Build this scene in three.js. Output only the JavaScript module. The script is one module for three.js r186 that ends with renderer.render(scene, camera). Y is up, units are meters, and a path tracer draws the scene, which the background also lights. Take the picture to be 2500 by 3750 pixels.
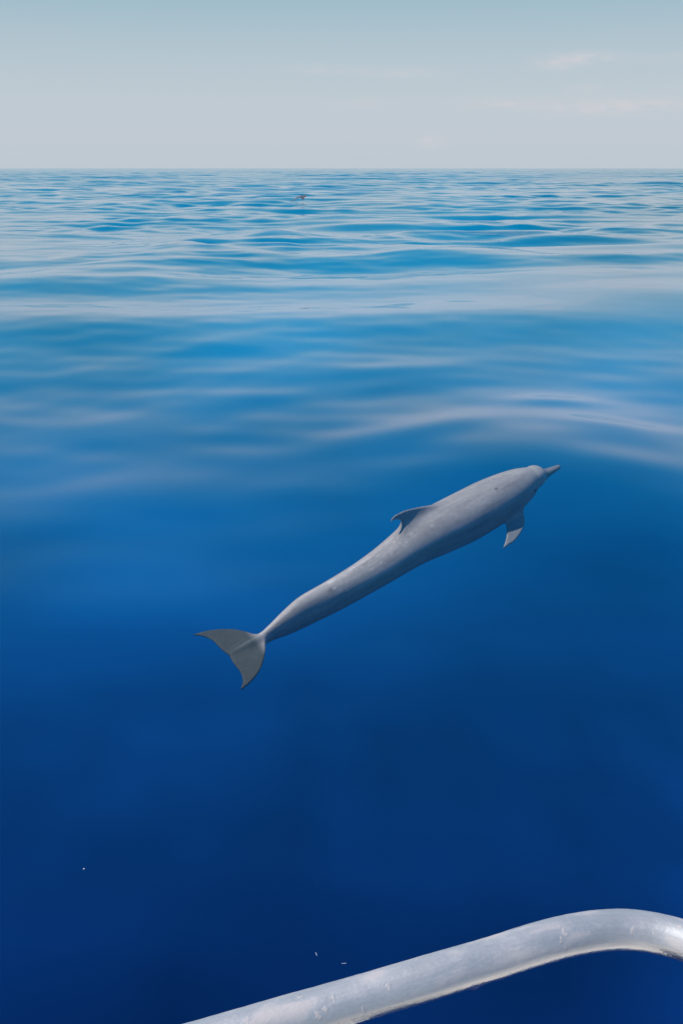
import * as THREE from 'three';
import { mergeGeometries } from 'three/addons/utils/BufferGeometryUtils.js';
import { ImprovedNoise } from 'three/addons/math/ImprovedNoise.js';

// ------------------------------------------------------------------ camera, sky, sun, exposure
const scene = new THREE.Scene();
const EYE = 1.5, PITCH = THREE.MathUtils.degToRad(-18.9), FOV = 54;
const camera = new THREE.PerspectiveCamera(FOV, 2 / 3, 0.05, 60000);
camera.rotation.order = 'YXZ';
camera.position.set(0, EYE, 0);
camera.rotation.x = PITCH;
scene.add(camera);

const renderer = new THREE.WebGLRenderer({ antialias: true });
renderer.toneMapping = THREE.LinearToneMapping;
renderer.toneMappingExposure = 1;
renderer.shadowMap.enabled = true;

const smooth = (a, b, x) => { const t = Math.min(1, Math.max(0, (x - a) / (b - a))); return t * t * (3 - 2 * t); };
const lerp = (a, b, t) => a + (b - a) * t;
const lin = (c) => { c /= 255; return c <= 0.04045 ? c / 12.92 : Math.pow((c + 0.055) / 1.055, 2.4); };
const lin3 = (c) => c.map(lin);
let seed = 20240611;
const rnd = () => { seed = (seed + 0x6d2b79f5) | 0; let t = Math.imul(seed ^ (seed >>> 15), 1 | seed); t = (t + Math.imul(t ^ (t >>> 7), 61 | t)) ^ t; return ((t ^ (t >>> 14)) >>> 0) / 4294967296; };
const gauss = () => Math.sqrt(-2 * Math.log(1 - rnd())) * Math.cos(2 * Math.PI * rnd());
const noise = new ImprovedNoise();
function fbm(x, y, z, n = 4) { let s = 0, a = 0.5; for (let i = 0; i < n; i++) { s += a * noise.noise(x, y, z); x *= 2.03; y *= 2.03; z *= 2.03; a *= 0.5; } return s; }

// a clear hazy tropical sky: pale at the horizon, blue towards the zenith, a few thin wisps
function makeSky() {
  const W = 4096, H = 2048, data = new Float32Array(W * H * 4);
  const stops = [[-90, 187, 199, 209], [0, 189, 200, 209], [1.5, 193, 202, 211], [3.5, 191, 202, 210], [5.5, 181, 198, 208], [7, 170, 193, 205], [8.3, 158, 188, 202],
    [12, 116, 171, 198], [16, 74, 152, 192], [22, 34, 128, 184], [32, 14, 104, 174], [50, 8, 82, 156], [90, 6, 66, 138]].map(([e, ...c]) => [e, ...lin3(c)]);
  // named wisps: azimuth and elevation in degrees (azimuth to the right of straight ahead), half widths, strength
  const wisps = [[12.4, 5.3, 1.9, 0.3, 0.7], [11.0, 5.0, 1.2, 0.24, 0.55], [3.0, 4.7, 2.2, 0.25, 0.5], [-1.0, 4.9, 1.8, 0.25, 0.35], [14.5, 3.0, 4.2, 0.34, 0.9], [8.5, 3.2, 2.2, 0.22, 0.5], [19, 3.9, 2.0, 0.2, 0.55], [4.8, 1.35, 0.6, 0.25, 0.75], [17.0, 5.2, 1.8, 0.18, 0.4], [12.8, 3.9, 1.2, 0.2, 0.3], [1.0, 3.2, 1.4, 0.2, 0.3], [-24, 4.5, 3, 0.3, 0.4], [31, 4.2, 4, 0.3, 0.5], [38, 6.2, 3, 0.3, 0.5], [-41, 3.4, 5, 0.3, 0.5]];
  for (let r = 0; r < H; r++) {
    const el = ((r + 0.5) / H - 0.5) * 180;
    let k = 0; while (k < stops.length - 2 && stops[k + 1][0] < el) k++;
    const a = stops[k], b = stops[k + 1], t = Math.min(1, Math.max(0, (el - a[0]) / (b[0] - a[0])));
    for (let c = 0; c < W; c++) {
      const az = ((c + 0.5) / W - 0.25) * 360, azs = az > 180 ? az - 360 : az;
      let m = 0;
      if (el > 0.3 && el < 9) {
        for (const w of wisps) {
          const dx = (azs - w[0]) / w[2], dy = (el - w[1]) / w[3];
          if (Math.abs(dx) < 2.6 && Math.abs(dy) < 2.6) m += w[4] * Math.exp(-dx * dx - dy * dy);
        }
        if (m > 0.001) m *= Math.max(0, 0.75 + 1.7 * fbm(azs * 1.1, el * 4.5, 3.3, 5));
      }
      m = Math.min(0.8, m * 0.8);
      const o = (r * W + c) * 4, cl = [lin(211), lin(208), lin(213)];
      for (let i = 0; i < 3; i++) data[o + i] = lerp(lerp(a[i + 1], b[i + 1], t), cl[i], m);
      data[o + 3] = 1;
    }
  }
  const tex = new THREE.DataTexture(data, W, H, THREE.RGBAFormat, THREE.FloatType);
  tex.mapping = THREE.EquirectangularReflectionMapping;
  tex.magFilter = THREE.LinearFilter;
  tex.needsUpdate = true;
  return tex;
}
scene.background = scene.environment = makeSky();

const SUN = new THREE.Vector3(-0.5, 0.85, 0.06).normalize();
const sun = new THREE.DirectionalLight(new THREE.Color(1, 0.95, 0.88), 3.6);
sun.position.copy(SUN).multiplyScalar(60);
sun.castShadow = true;
sun.shadow.radius = 2;
sun.shadow.mapSize.set(2048, 2048);
Object.assign(sun.shadow.camera, { left: -20, right: 20, top: 20, bottom: -20, near: 1, far: 140 });
scene.add(sun, sun.target);

// ------------------------------------------------------------------ helpers
const FWD = new THREE.Vector3(0, Math.sin(PITCH), -Math.cos(PITCH)), UPV = new THREE.Vector3(0, Math.cos(PITCH), Math.sin(PITCH)), RIGHT = new THREE.Vector3(1, 0, 0);
const K = Math.tan(THREE.MathUtils.degToRad(FOV / 2)) / 1875;
const at = (x, y, depth) => new THREE.Vector3(0, EYE, 0).addScaledVector(RIGHT, (x - 1250) * K * depth).addScaledVector(UPV, (1875 - y) * K * depth).addScaledVector(FWD, depth);
function tag(o, label, category, group) { o.userData.label = label; if (category) o.userData.category = category; if (group) o.userData.group = group; return o; }
function addMesh(name, geometry, material, parent = scene) { const m = new THREE.Mesh(geometry, material); m.name = name; m.castShadow = m.receiveShadow = true; parent.add(m); return m; }
function structure(o) { o.userData.kind = 'structure'; return o; }

// surface nets over a signed distance field on a box grid
function fieldMesh(lo, hi, cell, f) {
  const n = [0, 1, 2].map((i) => Math.ceil((hi[i] - lo[i]) / cell) + 1), sx = 1, sy = n[0], sz = n[0] * n[1], v = new Float32Array(n[0] * n[1] * n[2]);
  for (let z = 0, i = 0; z < n[2]; z++) for (let y = 0; y < n[1]; y++) for (let x = 0; x < n[0]; x++, i++) v[i] = f(lo[0] + x * cell, lo[1] + y * cell, lo[2] + z * cell);
  const id = new Int32Array(v.length).fill(-1), pos = [], index = [];
  const corner = [0, sx, sy, sx + sy, sz, sz + sx, sz + sy, sz + sx + sy], edges = [[0, 1], [2, 3], [4, 5], [6, 7], [0, 2], [1, 3], [4, 6], [5, 7], [0, 4], [1, 5], [2, 6], [3, 7]];
  for (let z = 0; z < n[2] - 1; z++) for (let y = 0; y < n[1] - 1; y++) for (let x = 0; x < n[0] - 1; x++) {
    const i = x + y * sy + z * sz;
    let inside = 0; for (const c of corner) inside += v[i + c] < 0;
    if (!inside || inside === 8) continue;
    let px = 0, py = 0, pz = 0, k = 0;
    for (const [a, b] of edges) {
      const va = v[i + corner[a]], vb = v[i + corner[b]];
      if ((va < 0) === (vb < 0)) continue;
      const t = va / (va - vb);
      px += lerp(a & 1, b & 1, t); py += lerp((a >> 1) & 1, (b >> 1) & 1, t); pz += lerp(a >> 2, b >> 2, t); k++;
    }
    id[i] = pos.length / 3;
    pos.push(lo[0] + (x + px / k) * cell, lo[1] + (y + py / k) * cell, lo[2] + (z + pz / k) * cell);
  }
  const quad = (a, b, c, d, flip) => { if (a < 0 || b < 0 || c < 0 || d < 0) return; if (flip) index.push(a, c, b, a, d, c); else index.push(a, b, c, a, c, d); };
  for (let z = 1; z < n[2] - 1; z++) for (let y = 1; y < n[1] - 1; y++) for (let x = 1; x < n[0] - 1; x++) {
    const i = x + y * sy + z * sz, s = v[i] < 0;
    if (s !== v[i + sx] < 0) quad(id[i - sy - sz], id[i - sz], id[i], id[i - sy], !s);
    if (s !== v[i + sy] < 0) quad(id[i - sx - sz], id[i - sx], id[i], id[i - sz], !s);
    if (s !== v[i + sz] < 0) quad(id[i - sx - sy], id[i - sy], id[i], id[i - sx], !s);
  }
  return { pos, index };
}
const smin = (a, b, k) => { const h = Math.max(k - Math.abs(a - b), 0) / k; return Math.min(a, b) - h * h * k * 0.25; };
function polygonDistance(p, x, y) {          // signed, negative inside
  let d = Infinity, s = 1;
  for (let i = 0, j = p.length - 1; i < p.length; j = i++) {
    const ex = p[j][0] - p[i][0], ey = p[j][1] - p[i][1], wx = x - p[i][0], wy = y - p[i][1], t = Math.min(1, Math.max(0, (wx * ex + wy * ey) / (ex * ex + ey * ey)));
    const bx = wx - ex * t, by = wy - ey * t; d = Math.min(d, bx * bx + by * by);
    const c1 = y >= p[i][1], c2 = y < p[j][1], c3 = ex * wy > ey * wx;
    if ((c1 && c2 && c3) || (!c1 && !c2 && !c3)) s = -s;
  }
  return s * Math.sqrt(d);
}
function curve2(points, steps) { return new THREE.CatmullRomCurve3(points.map(([x, y]) => new THREE.Vector3(x, y, 0)), false, 'centripetal').getPoints(steps).map((p) => [p.x, p.y]); }
const slab = (d2, w, h, r) => { const a = d2 + r, b = Math.abs(w) - (h - r); return Math.min(Math.max(a, b), 0) + Math.hypot(Math.max(a, 0), Math.max(b, 0)) - r; };
function spline(xs, ys) {                    // monotone cubic through (xs, ys)
  const n = xs.length, d = [], m = [];
  for (let i = 0; i < n - 1; i++) d.push((ys[i + 1] - ys[i]) / (xs[i + 1] - xs[i]));
  for (let i = 0; i < n; i++) m.push(i === 0 ? d[0] : i === n - 1 ? d[n - 2] : d[i - 1] * d[i] <= 0 ? 0 : (2 * d[i - 1] * d[i]) / (d[i - 1] + d[i]));
  return (x) => {
    let k = 0; while (k < n - 2 && xs[k + 1] < x) k++;
    const h = xs[k + 1] - xs[k], t = Math.min(1, Math.max(0, (x - xs[k]) / h)), t2 = t * t, t3 = t2 * t;
    return (2 * t3 - 3 * t2 + 1) * ys[k] + (t3 - 2 * t2 + t) * h * m[k] + (-2 * t3 + 3 * t2) * ys[k + 1] + (t3 - t2) * h * m[k + 1];
  };
}

// ------------------------------------------------------------------ the sea
// swell and ripples: a sum of long-crested waves plus a few single swells where the photograph shows them
const waves = [];
function addWaves(count, l0, l1, slope, spread, turn = 0) {
  for (let i = 0; i < count; i++) {
    const L = l0 * Math.pow(l1 / l0, (i + rnd()) / count), k = (2 * Math.PI) / L, th = turn + gauss() * spread;
    waves.push({ kx: k * Math.sin(th), kz: k * Math.cos(th), a: (slope * (0.6 + 0.8 * rnd())) / k, p: rnd() * 6.2832, L });
    const w = waves[waves.length - 1]; w.s2 = (w.a * k) ** 2 / 2;
  }
}
addWaves(16, 9, 60, 0.005, 0.5);
addWaves(24, 3, 9, 0.0115, 0.75);
addWaves(40, 1.0, 3, 0.0112, 0.85, 0.12);
addWaves(34, 0.35, 1.0, 0.0042, 0.8, 0.25);
addWaves(14, 0.45, 0.9, 0.0032, 0.6);
// single swells: centre x, z, half lengths across and along the wave, crest direction, height
const swells = [];
// a swell whose crest runs between two picture places; depth of the wave in metres, steepest slope
function swell(x0, y0, x1, y1, lv, slope) {
  const hit = (x, y) => { const d = at(x, y, 1).sub(camera.position); return d.multiplyScalar(-EYE / d.y); };
  const a = hit(x0, y0), b = hit(x1, y1), l = Math.hypot(b.x - a.x, b.z - a.z);
  swells.push({ x: (a.x + b.x) / 2, z: (a.z + b.z) / 2, ca: (b.x - a.x) / l, sa: (b.z - a.z) / l, lu: l * 0.42, lv, h: slope * lv * 1.166 });
}
swell(1250, 1800, 2800, 1770, 1.3, 0.088);
swell(1250, 1675, 1920, 1580, 0.27, 0.058);
swell(1930, 1590, 2560, 1710, 0.27, 0.066);
swell(1600, 1470, 2500, 1580, 0.4, 0.03);
swell(1850, 1520, 2200, 1520, 0.2, 0.035);
swell(550, 1320, 1050, 1255, 0.4, 0.06);
swell(1150, 1400, 1900, 1390, 0.5, 0.03);
swell(-300, 1210, 1100, 1200, 0.9, 0.025);
swell(1000, 1215, 2700, 1220, 1.0, 0.035);
swell(700, 1480, 1050, 1475, 0.35, 0.02);
swell(-300, 1720, 900, 1500, 0.6, 0.018);
swell(-300, 2060, 900, 1760, 0.5, 0.034);
swell(-500, 2480, 1000, 2200, 0.8, 0.04);
swell(900, 1860, 1500, 1790, 0.35, -0.014);
swell(1750, 860, 2150, 850, 1.6, 0.1);
swell(2050, 830, 2550, 835, 1.6, 0.1);
swell(900, 850, 1150, 845, 1.6, 0.085);
swell(950, 790, 1560, 785, 1.8, 0.085);
swell(500, 920, 850, 915, 1.4, 0.05);
swell(1300, 930, 1850, 925, 1.4, 0.05);
function seaAt(x, z, step, out) {
  let h = 0, gx = 0, gz = 0, lost = 0;
  const d = Math.hypot(x, z), near = smooth(6, 16, d), calm = smooth(9, 22, d);
  const gust = Math.max(0.25, 1 + 1.5 * noise.noise(x * 0.055, 4.4, z * 0.04)), gust2 = Math.max(0.2, 1 + 1.7 * noise.noise(x * 0.16 + 9, 1.7, z * 0.11));
  for (let i = 0; i < waves.length; i++) {
    const w = waves[i];
    let f = smooth(1.3, 3.2, w.L / step);
    lost += (1 - f * f) * w.s2;
    if (f <= 0) continue;
    f *= (w.L > 3 ? 0.42 + 0.58 * near : w.L > 1 ? 0.17 + 0.83 * calm : 0.42 + 0.4 * calm) * (w.L > 10 ? 1 : w.L > 2.2 ? gust : gust2);
    const q = w.kx * x + w.kz * z + w.p, s = Math.sin(q) * w.a * f, c = Math.cos(q) * w.a * f;
    h += s; gx += c * w.kx; gz += c * w.kz;
  }
  for (const s of swells) {
    const dx = x - s.x, dz = z - s.z, ca = s.ca, sa = s.sa, u = (dx * ca + dz * sa) / s.lu, v = (-dx * sa + dz * ca) / s.lv;
    const e = s.h * Math.exp(-u * u - v * v);
    if (Math.abs(e) < 1e-6) continue;
    h += e; const eu = (-2 * u * e) / s.lu, ev = (-2 * v * e) / s.lv;
    gx += eu * ca - ev * sa; gz += eu * sa + ev * ca;
  }
  // waves too small for the grid far out: of their facets, those leaning towards the boat are the ones not hidden behind crests
  if (d > 30) { const t = 0.5 * Math.sqrt(lost) * smooth(30, 160, d) * (0.6 + 0.9 * rnd()) / d; gx += x * t; gz += z * t; }
  out[0] = h; out[1] = gx; out[2] = gz;
}
function makeSea() {
  const rad = [0.25]; while (rad[rad.length - 1] < 14000) { const d = rad[rad.length - 1]; rad.push(d + 0.035 + d * 0.006); }
  const ang = []; for (let a = -180; a < -27; a += 3) ang.push(a);
  for (let a = -27; a < 27; a += 0.066) ang.push(a);
  for (let a = 27; a <= 180; a += 3) ang.push(a);
  const A = ang.length, R = rad.length, pos = new Float32Array((A * R + 1) * 3), nor = new Float32Array((A * R + 1) * 3), o = [0, 0, 0], idx = new Uint32Array(((R - 1) * (A - 1) * 2 + A - 1) * 3);
  for (let r = 0, i = 0; r < R; r++) {
    const d = rad[r], step = 0.035 + d * 0.006;
    for (let a = 0; a < A; a++, i++) {
      const t = (ang[a] * Math.PI) / 180, x = d * Math.sin(t), z = -d * Math.cos(t);
      const wide = Math.abs(ang[a]) > 27 ? Math.max(step, d * 0.052) : step;
      seaAt(x, z, wide, o);
      pos[i * 3] = x; pos[i * 3 + 1] = o[0]; pos[i * 3 + 2] = z;
      const l = 1 / Math.hypot(o[1], 1, o[2]);
      nor[i * 3] = -o[1] * l; nor[i * 3 + 1] = l; nor[i * 3 + 2] = -o[2] * l;
    }
  }
  const last = A * R; nor[last * 3 + 1] = 1;
  let k = 0;
  for (let a = 0; a < A - 1; a++) { idx[k++] = last; idx[k++] = a + 1; idx[k++] = a; }
  for (let r = 0; r < R - 1; r++) for (let a = 0; a < A - 1; a++) {
    const i = r * A + a, j = i + A;
    idx[k++] = i; idx[k++] = i + 1; idx[k++] = j; idx[k++] = i + 1; idx[k++] = j + 1; idx[k++] = j;
  }
  const g = new THREE.BufferGeometry();
  g.setAttribute('position', new THREE.BufferAttribute(pos, 3));
  g.setAttribute('normal', new THREE.BufferAttribute(nor, 3));
  g.setIndex(new THREE.BufferAttribute(idx, 1));
  return g;
}
const seaMaterial = new THREE.MeshPhysicalMaterial({ name: 'sea_water', color: new THREE.Color(0.985, 0.995, 1), roughness: 0.03, metalness: 0, transmission: 1, thickness: 0, ior: 1.36 });
const sea = structure(addMesh('sea', makeSea(), seaMaterial));
sea.userData.label = 'glassy blue sea with low swell reaching to the horizon';

// added sheet for scattered water light; its invented slope darkens the near water
function makeDeep() {
  const g = new THREE.BufferGeometry(), prof = [[-400, -60], [0, -60]];
  let d = 60, y = -62; prof.push([d, y]);
  while (d < 30000) {
    const th = (Math.atan2(1.5 - y, d) * 180) / Math.PI;
    let s = th > 38 ? 30 : th > 16 ? lerp(-12, 30, (th - 16) / 22) : -12;
    s *= smooth(70, 110, -y);
    const step = 2 + d * 0.01;
    y -= Math.tan((s * Math.PI) / 180) * step; d += step; prof.push([d, y]);
  }
  const xs = []; for (let i = -90; i <= 90; i++) xs.push((30000 * Math.sinh(i / 13)) / Math.sinh(90 / 13));
  // scattered light painted in by view angle: indigo steeply down, turquoise towards the horizon
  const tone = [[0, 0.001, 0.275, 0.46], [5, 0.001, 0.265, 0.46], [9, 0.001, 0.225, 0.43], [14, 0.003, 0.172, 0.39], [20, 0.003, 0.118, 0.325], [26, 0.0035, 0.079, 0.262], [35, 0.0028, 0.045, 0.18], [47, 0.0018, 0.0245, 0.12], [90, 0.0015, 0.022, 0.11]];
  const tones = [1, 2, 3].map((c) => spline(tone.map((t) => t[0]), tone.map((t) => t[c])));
  const pos = [], idx = [], col = [], n = xs.length;  // patchy tone with painted light shafts, then a light patch painted at right
  for (const [dz, yy] of prof) { const th = (Math.atan2(1.5 - yy, Math.max(1, dz)) * 180) / Math.PI; for (const x of xs) { pos.push(x, yy, -dz); const pt = 1 + 0.85 * fbm((x / (dz + 80)) * 3.1 + 4, th * 0.09, 5.5, 4) + 0.16 * smooth(24, 34, th) * noise.noise((x / (dz + 20)) * 26, th * 0.05, 8.8); const lightPatch = 1 + 0.75 * smooth(0.33, 0.5, x / Math.max(dz, 1)) * smooth(24, 34, th) * (0.7 + 0.9 * noise.noise((x / (dz + 80)) * 22, th * 0.04, 2.2)); const band = lerp(1, lerp(1.05, 0.85, smooth(-0.22, 0.26, x / Math.max(dz, 1))), smooth(11, 17, th) * smooth(40, 27, th)); /* darker to the right: the dark near face of the swell painted in */ col.push(...tones.map((f) => f(th) * pt * lightPatch * band * 0.8)); } }
  pos.push(); const m = prof.length;
  for (let i = 0; i < m - 1; i++) for (let j = 0; j < n - 1; j++) { const a = i * n + j, b = a + n; idx.push(a, a + 1, b, a + 1, b + 1, b); }
  const back = pos.length / 3; pos.push(-30000, -60, 30000, 30000, -60, 30000); col.push(0.0004, 0.022, 0.11, 0.0004, 0.022, 0.11); idx.push(back, back + 1, 0, back + 1, n - 1, 0);
  g.setAttribute('position', new THREE.Float32BufferAttribute(pos, 3));
  g.setAttribute('color', new THREE.Float32BufferAttribute(col, 3));
  g.setIndex(idx);
  g.computeVertexNormals();
  return g;
}
const deepMaterial = new THREE.MeshLambertMaterial({ name: 'painted_water_light', vertexColors: true });
const deep = structure(addMesh('scattered_light_sheet', makeDeep(), deepMaterial));
deep.userData.label = 'added blue sheet standing in for light scattered up from deep water';

// ------------------------------------------------------------------ the dolphin
function makeDolphin() {
  const z2p = (x, y) => [650 + x / 1.0453, 1650 + y / 1.0453];
  // spine from beak tip to the notch of the tail: picture place, depth, half width as seen (zoomed pixels)
  const S = [[1461, 61, 0], [1428, 75, 15], [1397, 88, 24], [1352, 108, 47], [1314, 131, 62], [1240, 175, 80], [1172, 213, 88], [1090, 258, 91], [997, 304, 88], [900, 361, 76], [775, 447, 64], [688, 502, 59], [580, 564, 57], [492, 611, 56], [420, 658, 46], [360, 697, 31], [318, 725, 22], [256, 755, 12], [193, 786, 0]];
  let acc = 0; const cum = [0];
  for (let i = 1; i < S.length; i++) { acc += Math.hypot(S[i][0] - S[i - 1][0], S[i][1] - S[i - 1][1]); cum.push(acc); }
  const D0 = 6.15, D1 = 5.2;
  const pts = S.map(([x, y], i) => at(...z2p(x, y), lerp(D0, D1, cum[i] / acc)));
  const path = new THREE.CatmullRomCurve3(pts, false, 'centripetal'); path.arcLengthDivisions = 800;
  const L = path.getLength(), N = 400, C = path.getSpacedPoints(N);
  const camv = (x, y, z) => new THREE.Vector3().addScaledVector(RIGHT, x).addScaledVector(UPV, y).addScaledVector(FWD, -z);
  const F = [];
  for (let i = 0; i <= N; i++) {
    const a = C[Math.max(0, i - 3)].clone().sub(C[Math.min(N, i + 3)]).normalize(), t = smooth(0.62, 0.9, i / N);
    const u = camv(lerp(-0.36, -0.12, t), lerp(0.8, 0.72, t), lerp(0.5, 0.66, t)); u.addScaledVector(a, -u.dot(a)).normalize();
    F.push({ c: C[i], a, u, r: a.clone().cross(u).normalize() });
  }
  const sOf = (i) => { let best = 0, bd = 1e9; for (let k = 0; k <= N; k++) { const d = C[k].distanceToSquared(pts[i]); if (d < bd) { bd = d; best = k; } } return (best / N) * L; };
  const ss = S.map((_, i) => (i === 0 ? 0 : i === S.length - 1 ? L : sOf(i)));
  const scale = S.map(([, , w], i) => (w * (i > 3 ? 1.09 : 1.03) / 1.0453) * K * lerp(D0, D1, cum[i] / acc));
  const deepness = S.map((_, i) => { const q = i / (S.length - 1); return q < 0.16 ? 0.86 : q < 0.5 ? 1.0 : lerp(1.0, 1.7, smooth(0.5, 0.86, q)); });
  const rl = spline(ss, scale.map((w, i) => Math.max(0.002, w / Math.sqrt(0.3 + 0.7 * deepness[i] ** 2)))), rv = spline(ss, scale.map((w, i) => Math.max(0.002, (w * deepness[i]) / Math.sqrt(0.3 + 0.7 * deepness[i] ** 2))));
  const at_s = (name) => ss[name];
  const sBeak = at_s(2), sJoint = at_s(16), sNotch = L;
  // fins as outlines in body axes
  const sFin0 = at_s(8) - 0.005, sFin1 = at_s(9) + 0.085, yB = rv(at_s(8)) * 0.93;
  const fin = [...curve2([[sFin0 - 0.06, yB - 0.025], [sFin0 + 0.0, yB + 0.016], [sFin0 + 0.06, yB + 0.05], [sFin0 + 0.13, yB + 0.074], [sFin0 + 0.195, yB + 0.092], [sFin0 + 0.255, yB + 0.096], [sFin0 + 0.288, yB + 0.083]], 26), ...curve2([[sFin0 + 0.288, yB + 0.083], [sFin0 + 0.25, yB + 0.072], [sFin0 + 0.222, yB + 0.047], [sFin0 + 0.232, yB + 0.008], [sFin0 + 0.29, yB - 0.045]], 20).slice(1), [sFin0 + 0.1, yB - 0.08]];
  const J = sJoint, W = sNotch - sJoint;
  const half = [...curve2([[0.016, J - 0.02], [0.07, J + 0.012], [0.135, J + 0.06], [0.19, J + 0.125], [0.226, J + 0.2], [0.243, J + 0.272]], 22), ...curve2([[0.243, J + 0.272], [0.2, J + 0.228], [0.14, J + 0.205], [0.07, J + W + 0.004], [0.025, J + W - 0.002], [0, J + W - 0.03]], 18).slice(1)];
  const fluke = [...half, ...half.slice(0, -1).reverse().map(([x, s]) => [-x, s])];
  // flippers: a plate that leaves the flank, bends back at the wrist
  const sP = at_s(4) + 0.11;
  const flip = (side) => {
    const p0 = new THREE.Vector3(sP, side * 0.055, -0.05), e = new THREE.Vector3(sP + 0.04, side * 0.16, -0.145), t = new THREE.Vector3(sP + 0.275, side * 0.235, -0.165);
    const ax = t.clone().sub(p0).normalize(), nrm = e.clone().sub(p0).cross(t.clone().sub(p0)).normalize(), q = ax.clone();
    const across = nrm.clone().cross(q);
    const uv = (v) => { const w = v.clone().sub(p0); return [w.dot(q), w.dot(across)]; };
    const sgn = Math.sign(uv(e)[1]) || 1, len = uv(t)[0], bow = Math.abs(uv(e)[1]), ex = uv(e)[0];
    const out = [...curve2([[-0.05, 0.01 * sgn], [ex * 0.5, (bow * 0.75) * sgn], [ex, bow * sgn], [len * 0.72, bow * 0.7 * sgn], [len, 0]], 20), ...curve2([[len, 0], [len * 0.8, 0.004 * sgn], [len * 0.58, -0.006 * sgn], [len * 0.36, -0.045 * sgn], [len * 0.16, -0.095 * sgn], [-0.03, -0.115 * sgn]], 16).slice(1)];
    return { p0, q, across, nrm, out, box: new THREE.Box3().setFromPoints([p0, e, t]).expandByScalar(0.11) };
  };
  const flippers = [flip(1), flip(-1)], w3 = new THREE.Vector3();
  const dist = (s, x, y) => {
    let d;
    { // trunk
      const sc = Math.min(L, Math.max(sBeak - 0.035, s)), ra = rl(sc), rb = rv(sc), e = Math.hypot(x / ra, y / rb);
      d = (e - 1) * Math.min(ra, rb) * 0.95;
      if (s < sBeak + 0.075) { // rounded melon in front
        const m0 = sBeak + 0.078, R1 = rl(m0), R2 = rv(m0);
        const e = Math.hypot(x / R1, (y - 0.004) / R2), q = Math.max(0, (m0 - s) / 0.085); d = (Math.pow(Math.pow(q, 2.1) + Math.pow(e, 2.1), 1 / 2.1) - 1) * R1 * 0.8;
      }
      if (s > L - 0.02) d = Math.max(d, s - L + 0.01);
    }
    { // beak
      const a = 0.012, b = sBeak + 0.06, t = Math.min(1, Math.max(0, (s - a) / (b - a))), r = lerp(0.0155, 0.04, Math.pow(t, 0.9));
      const bk = Math.hypot(s - lerp(a, b, t), x / (1 + 0.12 * (1 - t)), (y + 0.012 * t) * 1.12) - r;
      d = smin(d, bk, 0.03);
    }
    if (s > sFin0 - 0.12 && s < sFin1 + 0.14 && y > -0.02 && Math.abs(x) < 0.07) {
      const h = 0.0065 + 0.016 * smooth(0.09, 0, y - yB + 0.02);
      d = smin(d, slab(polygonDistance(fin, s, y), x, h, 0.006), 0.05);
    }
    if (s > J - 0.12 && Math.abs(y) < 0.08) {
      const h = 0.0058 + 0.011 * Math.exp(-Math.pow(x / 0.05, 2)) * smooth(J + W + 0.02, J + 0.02, s);
      d = smin(d, slab(polygonDistance(fluke, x, s), y, h, 0.0052), 0.03);
      const rdg = Math.hypot(x, (y - 0.006) * 1.0) - 0.013 * smooth(J + W, J + W * 0.3, s); // median ridge
      if (s < J + W - 0.02) d = smin(d, rdg, 0.014);
    }
    for (const f of flippers) {
      w3.set(s, x, y);
      if (!f.box.containsPoint(w3)) continue;
      w3.sub(f.p0);
      const u = w3.dot(f.q), v = w3.dot(f.across), w = w3.dot(f.nrm);
      d = smin(d, slab(polygonDistance(f.out, u, v), w, 0.0065 + 0.012 * smooth(0.1, 0, u), 0.006), 0.03);
    }
    return d;
  };
  const cell = 0.0065, { pos, index } = fieldMesh([-0.03, -0.31, -0.29], [L + 0.1, 0.31, 0.33], cell, dist);
  const n = pos.length / 3, P = new Float32Array(n * 3), col = new Float32Array(n * 3), v = new THREE.Vector3();
  const frame = (s) => {
    const q = Math.min(1, Math.max(0, s / L)) * N, i = Math.min(N - 1, Math.floor(q)), t = q - i, A = F[i], B = F[i + 1];
    const c = A.c.clone().lerp(B.c, t), a = A.a.clone().lerp(B.a, t).normalize(), u = A.u.clone().lerp(B.u, t).normalize(), r = A.r.clone().lerp(B.r, t).normalize();
    if (s > L) c.addScaledVector(a, L - s); if (s < 0) c.addScaledVector(a, -s);
    return { c, a, u, r };
  };
  const spots = []; // pale nicks and dark scars on back and flank
  for (let i = 0; i < 70; i++) spots.push([lerp(0.6, 1.75, rnd()), lerp(0.0, 1.3, rnd()), 0.0035 + 0.003 * rnd(), rnd() < 0.85 ? 0.28 : -0.22]);
  spots.push([ss[6] - 0.05, 0.62, 0.008, -0.7], [ss[12] - 0.03, 0.05, 0.013, 0.5], [ss[12] + 0.0, 0.5, 0.012, -0.4]);
  for (let i = 0; i < n; i++) {
    const s = pos[i * 3], x = pos[i * 3 + 1], y = pos[i * 3 + 2], f = frame(s);
    v.copy(f.c).addScaledVector(f.r, x).addScaledVector(f.u, y); v.toArray(P, i * 3);
    const ang = Math.atan2(x, y);            // 0 on the back, positive down the right flank
    let k = 1 + 0.34 * fbm(s * 5, ang * 2.2, 7.7) + 0.3 * fbm(s * 3.4, ang * 6, 1.1, 4) + 0.22 * fbm(s * 34, x * 50, y * 50, 3);
    let c = [0.375, 0.345, 0.325];
    const isFluke = s > J - 0.01 ? smooth(J - 0.02, J + 0.05, s) : 0, isFin = smooth(yB + 0.01, yB + 0.05, y) * (s > sFin0 - 0.05 && s < sFin1 + 0.12 ? 1 : 0), isBeak = smooth(sBeak + 0.02, sBeak - 0.01, s);
    const fl = Math.hypot(x, y) > 0.165 && s < sFin0 ? 1 : 0;
    c = c.map((q, j) => lerp(q, [0.064, 0.074, 0.068][j], isFluke)); c = c.map((q, j) => lerp(q, [0.25, 0.232, 0.24][j], isFin)); c = c.map((q, j) => lerp(q, [0.2, 0.19, 0.2][j], isBeak));
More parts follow.
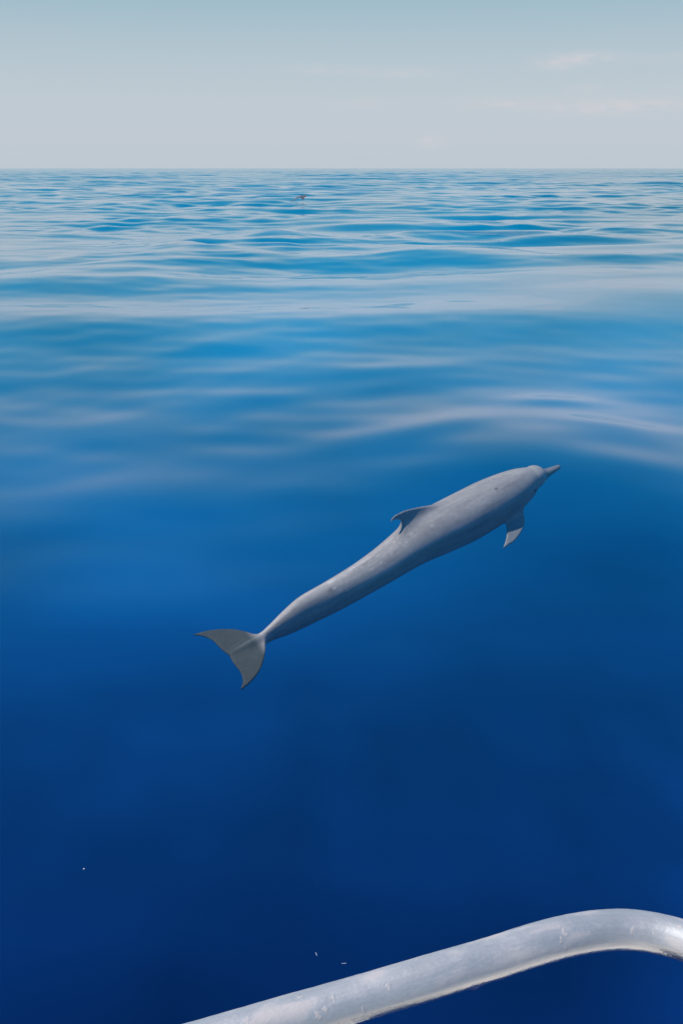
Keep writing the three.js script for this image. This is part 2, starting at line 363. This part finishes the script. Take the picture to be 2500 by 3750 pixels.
    if (fl) c = [0.3, 0.31, 0.3];
    if (!isFin && !isFluke) {
      k *= lerp(1, 0.86, smooth(1.35, 1.6, Math.abs(ang)) * smooth(2.6, 2.2, Math.abs(ang)) * smooth(ss[4], ss[5], s));   // a slightly darker flank streak, deepened to paint in underside shade; pale streak above it
      k *= 1 + 0.16 * Math.exp(-Math.pow((Math.abs(ang) - 1.32) / 0.13, 2)) * smooth(0.7, 1.1, s) * smooth(1.85, 1.5, s);
      k *= 1 + 0.3 * Math.exp(-Math.pow(ang / 0.16, 2)) * smooth(sFin1 - 0.02, sFin1 + 0.08, s);
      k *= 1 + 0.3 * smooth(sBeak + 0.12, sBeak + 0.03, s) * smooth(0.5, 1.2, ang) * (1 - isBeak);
    }
    k *= 1 + 0.55 * isFluke * Math.exp(-Math.pow(x / 0.016, 2)) * smooth(J + W, J + W * 0.5, s) + 0.3 * Math.exp(-Math.pow((s - J - 0.01) / 0.03, 2)) * smooth(0.0, 0.03, x);
    for (const q of spots) { const ds = (s - q[0]) / (q[2] * 1.5), da = ((ang - q[1]) * Math.hypot(x, y)) / q[2], e = ds * ds + da * da; if (e < 4) k *= 1 + q[3] * Math.exp(-e); }
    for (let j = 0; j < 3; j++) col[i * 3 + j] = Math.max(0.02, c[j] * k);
  }
  const g = new THREE.BufferGeometry();
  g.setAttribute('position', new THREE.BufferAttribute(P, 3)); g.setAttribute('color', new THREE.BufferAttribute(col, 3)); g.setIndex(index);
  g.computeVertexNormals();
  return { g, centre: C[Math.round(N / 2)].clone(), frame, rl, rv, sBeak, ss };
}
const dol = makeDolphin();
const skin = new THREE.MeshPhysicalMaterial({ name: 'dolphin_skin', vertexColors: true, roughness: 0.7, metalness: 0, specularIntensity: 0.3 });
const dolphin = new THREE.Group(); dolphin.name = 'dolphin';
dolphin.position.copy(dol.centre);
dol.g.translate(-dol.centre.x, -dol.centre.y, -dol.centre.z);
tag(dolphin, 'slender grey dolphin swimming just under the water, back and tail flukes showing', 'dolphin');
scene.add(dolphin);
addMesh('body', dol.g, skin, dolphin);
{ // eyes
  const eyeMaterial = new THREE.MeshStandardMaterial({ name: 'dolphin_eye', color: new THREE.Color(0.01, 0.01, 0.012), roughness: 0.25 });
  for (const side of [1, -1]) {
    const s = dol.sBeak + 0.15, f = dol.frame(s), e = addMesh('eye', new THREE.SphereGeometry(0.011, 16, 12), eyeMaterial, dolphin), th = 1.78;
    e.position.copy(f.c).addScaledVector(f.r, side * Math.sin(th) * (dol.rl(s) - 0.005)).addScaledVector(f.u, Math.cos(th) * (dol.rv(s) - 0.005)).sub(dol.centre);
  }
}

// ------------------------------------------------------------------ the seabird far out
function makeBird() {
  const body = (x, y, z) => { // x right, y up, z back; beak towards -z
    const t = (z + 0.17) / 0.36, r = 0.052 * Math.sqrt(Math.max(0, Math.sin(Math.PI * Math.min(1, Math.max(0, t)))) * (1.25 - 0.5 * t) + 0.001);
    let d = (Math.hypot(x, y * 1.05, Math.max(0, Math.abs(z) - 0.19)) - r) * 0.7;
    d = smin(d, Math.hypot(x, y - 0.018, z + 0.17) - 0.034, 0.05);
    const bt = Math.min(1, Math.max(0, (-z - 0.19) / 0.06)); d = smin(d, Math.hypot(x, y - 0.014 + 0.01 * bt, z + 0.19 + 0.06 * bt) - lerp(0.012, 0.004, bt), 0.014);
    d = smin(d, slab(polygonDistance([[-0.02, 0.1], [0.02, 0.1], [0.05, 0.26], [0, 0.245], [-0.05, 0.26]], x, z), y - 0.012, 0.007, 0.006), 0.03);
    // feet-tucked belly and two long wings; the left one droops, the right one is lifted and bent
    for (const side of [-1, 1]) {
      const p = x * side; if (p < 0) continue;
      const q = Math.min(1, p / 0.5), lead = -0.06 - 0.03 * Math.sin(Math.PI * Math.min(1, q * 1.6)) + 0.13 * q * q, chord = lerp(0.2, 0.04, Math.pow(q, 0.9));
      const yy = side < 0 ? 0.05 * Math.sin(Math.PI * Math.min(1, q * 1.3)) - 0.05 * q * q : 0.12 * q + 0.14 * q * q, len = side < 0 ? 0.55 : 0.19;
      const dx = Math.max(0, p - len), dz = Math.max(lead - z, z - lead - chord, 0), dy = Math.max(0, Math.abs(y - 0.025 - yy) - 0.004 - 0.008 * (1 - q));
      d = smin(d, (Math.hypot(dx, dy, dz) - 0.004) * 0.8, 0.025);
    }
    return d;
  };
  const { pos, index } = fieldMesh([-0.66, -0.16, -0.32], [0.3, 0.3, 0.32], 0.0085, body), col = [];
  for (let i = 0; i < pos.length; i += 3) { const under = pos[i + 1] < 0.004 && Math.abs(pos[i]) < 0.06, wing = Math.abs(pos[i]) > 0.07, k = under ? 1.0 : wing && pos[i] < 0 ? 0.9 : 0.55; col.push(0.2 * k, 0.21 * k, 0.25 * k); }
  const g = new THREE.BufferGeometry();
  g.setAttribute('position', new THREE.Float32BufferAttribute(pos, 3)); g.setAttribute('color', new THREE.Float32BufferAttribute(col, 3)); g.setIndex(index); g.computeVertexNormals();
  return g;
}
const bird = new THREE.Group(); bird.name = 'seabird';
bird.position.copy(at(1107, 724, 46)); bird.rotation.set(0.42, 0.25, 0.06);
tag(bird, 'small grey seabird skimming with spread wings over the far water', 'seabird');
scene.add(bird);
addMesh('body', makeBird(), new THREE.MeshStandardMaterial({ name: 'grey_plumage', vertexColors: true, roughness: 0.9 }), bird);

// ------------------------------------------------------------------ the boat's rail
function metalTextures(flakeSpots) {
  const W = 2048, H = 256, rgb = new Uint8Array(W * H * 4), rgh = new Uint8Array(W * H * 4), met = new Uint8Array(W * H * 4), bump = new Uint8Array(W * H * 4);
  const flakes = flakeSpots.map(([u, t, a, b]) => [u, t, a, b, u * 90]);
  for (let i = 0; i < 26; i++) flakes.push([rnd(), rnd(), 0.0018 + 0.006 * rnd() * rnd(), 0.015 + 0.04 * rnd() * rnd(), rnd() * 6]);
  for (let y = 0; y < H; y++) for (let x = 0; x < W; x++) {
    const u = x / W, t = y / H, a = t * 2 * Math.PI, cx = Math.cos(a), cy = Math.sin(a);
    const cloud = fbm(u * 26, cx * 1.1, cy * 1.1, 5), streak = fbm(u * 10, cx * 7, cy * 7, 3), pit = fbm(u * 320, cx * 9, cy * 9, 3), worn = smooth(-0.05, 0.35, cloud + 0.1 * pit);
    let flake = 0;
    for (const f of flakes) { let dt = Math.abs(t - f[1]); dt = Math.min(dt, 1 - dt); const e = Math.hypot((u - f[0]) / f[2], dt / f[3]) + 1.9 * fbm(u * 420 + f[4], t * 34, f[4], 4); flake = Math.max(flake, 0.8 * smooth(0.8, 0.6, e)); }
    const under = smooth(0.305, 0.2, Math.min(t, 1 - t) + 0.05 * streak);   // t = 0 underneath: there the metal is still smooth
    const o = (y * W + x) * 4, k = 1 + 0.18 * cloud + 0.12 * streak + 0.1 * pit;
    const base = [lerp(0.53, 0.8, under) * k, lerp(0.54, 0.77, under) * k, lerp(0.55, 0.74, under) * k], pale = [0.66, 0.6, 0.575], fk = [0.66, 0.585, 0.555];
    for (let j = 0; j < 3; j++) {
      const q = lerp(lerp(base[j], pale[j], 0.8 * worn * (1 - under)), fk[j], flake);
      rgb[o + j] = 255 * Math.min(1, Math.pow(q, 1 / 2.2));
    }
    const rr = lerp(lerp(lerp(0.62, 0.74, worn), 0.2, under), 0.85, flake) + 0.06 * pit;
    rgh[o] = rgh[o + 1] = rgh[o + 2] = 255 * Math.min(1, Math.max(0.15, rr));
    met[o] = met[o + 1] = met[o + 2] = 255 * lerp(lerp(lerp(0.38, 0.24, worn), 0.95, under), 0.02, flake);
    bump[o] = bump[o + 1] = bump[o + 2] = 255 * Math.min(1, Math.max(0, 0.4 + 0.25 * cloud + 0.25 * pit + 0.35 * flake));
    rgb[o + 3] = rgh[o + 3] = met[o + 3] = bump[o + 3] = 255;
  }
  const mk = (d, srgb) => { const t = new THREE.DataTexture(d, W, H); t.wrapS = t.wrapT = THREE.RepeatWrapping; t.magFilter = THREE.LinearFilter; if (srgb) t.colorSpace = THREE.SRGBColorSpace; t.needsUpdate = true; return t; };
  return { map: mk(rgb, true), roughnessMap: mk(rgh), metalnessMap: mk(met), bumpMap: mk(bump) };
}
const rail = new THREE.Group(); rail.name = 'boat_rail';
rail.position.copy(at(1900, 3480, 1.06));
tag(rail, 'bent worn aluminium boat rail crossing the bottom right corner', 'railing');
scene.add(rail);
{
  const P = [[-900, 4330, 0.86], [-300, 4140, 0.9], [300, 3958, 0.945], [700, 3835, 0.975], [1000, 3747, 1.0], [1300, 3660, 1.025], [1600, 3571, 1.05], [1800, 3510, 1.075], [1950, 3462, 1.092], [2090, 3425, 1.112], [2200, 3408, 1.125], [2300, 3405, 1.131], [2400, 3418, 1.128], [2500, 3444, 1.115], [2640, 3505, 1.08], [2800, 3620, 1.0], [2950, 3800, 0.93], [3050, 4050, 0.87], [3100, 4400, 0.82]];
  const path = new THREE.CatmullRomCurve3(P.map(([x, y, d]) => at(x, y, d).sub(rail.position)), false, 'centripetal');
  // flaked patches at their places along and around the pipe (around: 0 underneath, 0.5 on top, counted on the near side)
  const along = (x, y) => { const q = at(x, y, 1).sub(camera.position).normalize(); let best = 0, bd = 9; for (let i = 0; i <= 600; i++) { const c = path.getPointAt(i / 600).add(rail.position).sub(camera.position).normalize().distanceTo(q); if (c < bd) { bd = c; best = i / 600; } } return best; };
  const spots = [[2030, 3430, 0.42, 0.0036, 0.05], [2014, 3455, 0.36, 0.0016, 0.03], [1150, 3712, 0.35, 0.0036, 0.035], [1180, 3700, 0.37, 0.0024, 0.03], [1405, 3632, 0.4, 0.0018, 0.035], [1318, 3705, 0.29, 0.002, 0.03], [885, 3715, 0.45, 0.0022, 0.03], [1212, 3668, 0.43, 0.0015, 0.03], [2287, 3425, 0.36, 0.0024, 0.04], [2380, 3425, 0.36, 0.0016, 0.03]];
  const railMetal = new THREE.MeshPhysicalMaterial({ name: 'worn_aluminium', ...metalTextures(spots.map(([x, y, t, a, b]) => [along(x, y), t, a, b])), roughness: 1, metalness: 1, bumpScale: 0.0008, clearcoat: 0.16, clearcoatRoughness: 0.42 });
  const seg = 700, sides = 96, R = 0.0218, g = new THREE.TubeGeometry(path, seg, R, sides, false), p = g.attributes.position, nn = g.attributes.normal, v = new THREE.Vector3(), w = new THREE.Vector3(), nn0 = nn.clone();
  // hand-made tube: slight dents, a flattened inner bend, drips of old paint underneath
  const drips = [[1885, 3562, 1.085], [1945, 3546, 1.1], [1727, 3617, 1.06], [1742, 3606, 1.06]].map(([x, y, d]) => at(x, y, d).sub(rail.position));
  for (let i = 0; i < p.count; i++) {
    v.fromBufferAttribute(p, i); w.fromBufferAttribute(nn, i);
    let d = 0.0007 * fbm(v.x * 14, v.y * 14, v.z * 14, 3) + 0.00035 * fbm(v.x * 90, v.y * 90, v.z * 90, 2);
    drips.forEach((q, k) => { const e = v.distanceTo(q) / (k < 2 ? 0.0038 : 0.005); d += (k < 2 ? 0.0034 : 0.002) * Math.exp(-e * e); });
    v.addScaledVector(w, d); p.setXYZ(i, v.x, v.y, v.z);
  }
  const uv = g.attributes.uv, T = new THREE.Vector3(), Dn = new THREE.Vector3(), V = new THREE.Vector3(); let before = 0;
  for (let i = 0; i <= seg; i++) {            // turn the wear so that its zero is underneath all along the pipe
    path.getTangentAt(i / seg, T); Dn.set(0, -1, 0).addScaledVector(T, T.y).normalize(); V.crossVectors(T, Dn); if (V.z < 0) V.negate();
    const angle = (j) => { w.fromBufferAttribute(nn0, i * (sides + 1) + j); return Math.atan2(w.dot(V), w.dot(Dn)) / (2 * Math.PI); };
    let a0 = angle(0), da = angle(1) - a0; a0 += Math.round(before - a0); before = a0; da -= Math.round(da);
    for (let j = 0; j <= sides; j++) uv.setXY(i * (sides + 1) + j, i / seg, a0 + (Math.sign(da) * j) / sides);
  }
  g.computeVertexNormals();
  addMesh('pipe', g, railMetal, rail);
}

// the boat under the photographer: pale deck and hull, below and behind the frame
const boat = new THREE.Group(); boat.name = 'boat'; boat.position.set(0, 0, 1.5);
tag(boat, 'white boat deck behind and below the metal rail', 'boat');
scene.add(boat);
{
  const sh = new THREE.Shape(); sh.moveTo(-1.15, -3); sh.lineTo(-1.15, 1.35); sh.quadraticCurveTo(-1.1, 2.2, -0.6, 2.3); sh.lineTo(0.02, 2.4); sh.quadraticCurveTo(0.1, 2.4, 0.13, 2.1); sh.quadraticCurveTo(0.2, 1.85, 0.29, 2.1); sh.quadraticCurveTo(0.32, 2.42, 0.42, 2.42); sh.lineTo(0.8, 2.3); sh.quadraticCurveTo(1.2, 2.1, 1.2, 1.35); sh.lineTo(1.2, -3); sh.closePath();  // front edge notch added to darken the rail's reflection at the bend
  const deckG = new THREE.ExtrudeGeometry(sh, { depth: 0.06, bevelEnabled: true, bevelSize: 0.02, bevelThickness: 0.02, bevelSegments: 3, curveSegments: 16 }); deckG.rotateX(-Math.PI / 2); deckG.translate(0, 0.3, 0);
  addMesh('deck', deckG, new THREE.MeshStandardMaterial({ name: 'cream_paint', color: new THREE.Color(0.74, 0.68, 0.6), roughness: 0.6 }), boat);
  const hs = sh.clone(); const hullG = new THREE.ExtrudeGeometry(hs, { depth: 0.5, bevelEnabled: false, curveSegments: 16 }); hullG.rotateX(-Math.PI / 2); hullG.scale(0.97, 1, 0.97); hullG.translate(0, -0.225, 0);
  addMesh('hull', hullG, new THREE.MeshStandardMaterial({ name: 'white_hull_paint', color: new THREE.Color(0.7, 0.7, 0.68), roughness: 0.5 }), boat);
}

// ------------------------------------------------------------------ flecks drifting on the near water
const fleckMaterial = new THREE.MeshStandardMaterial({ name: 'white_fleck', color: new THREE.Color(0.7, 0.72, 0.75), roughness: 0.8 });
function onWater(x, y) { const a = new THREE.Vector3(0, EYE, 0), d = at(x, y, 1).sub(a), o = [0, 0, 0]; let t = EYE / -d.y; for (let i = 0; i < 6; i++) { const q = a.clone().addScaledVector(d, t); seaAt(q.x, q.z, 0.05, o); t = (EYE - o[0]) / -d.y; } return a.addScaledVector(d, t); }
{
  const bub = new THREE.SphereGeometry(0.0018, 14, 10); bub.scale(1, 0.7, 1);
  const b = addMesh('foam_bubble', bub, fleckMaterial); b.position.copy(onWater(308, 3182)); tag(b, 'tiny round white bubble floating alone at the lower left', 'bubble');
  for (const [x0, y0, x1, y1, label] of [[1156, 3490, 1160, 3501, 'tiny upright white sliver floating above the rail'], [1251, 3530, 1267, 3529, 'tiny flat white sliver floating nearest the rail']]) {
    const p = onWater(x0, y0), q = onWater(x1, y1), c = p.clone().lerp(q, 0.5), cg = new THREE.CapsuleGeometry(0.00042, Math.max(0.004, p.distanceTo(q)), 4, 8);
    const m = addMesh('floating_sliver' + (y1 === 3529 ? '_001' : ''), cg, fleckMaterial); m.position.copy(c).y += 0.001; m.quaternion.setFromUnitVectors(new THREE.Vector3(0, 1, 0), q.sub(p).normalize()); tag(m, label, 'debris');
  }
}

renderer.render(scene, camera);
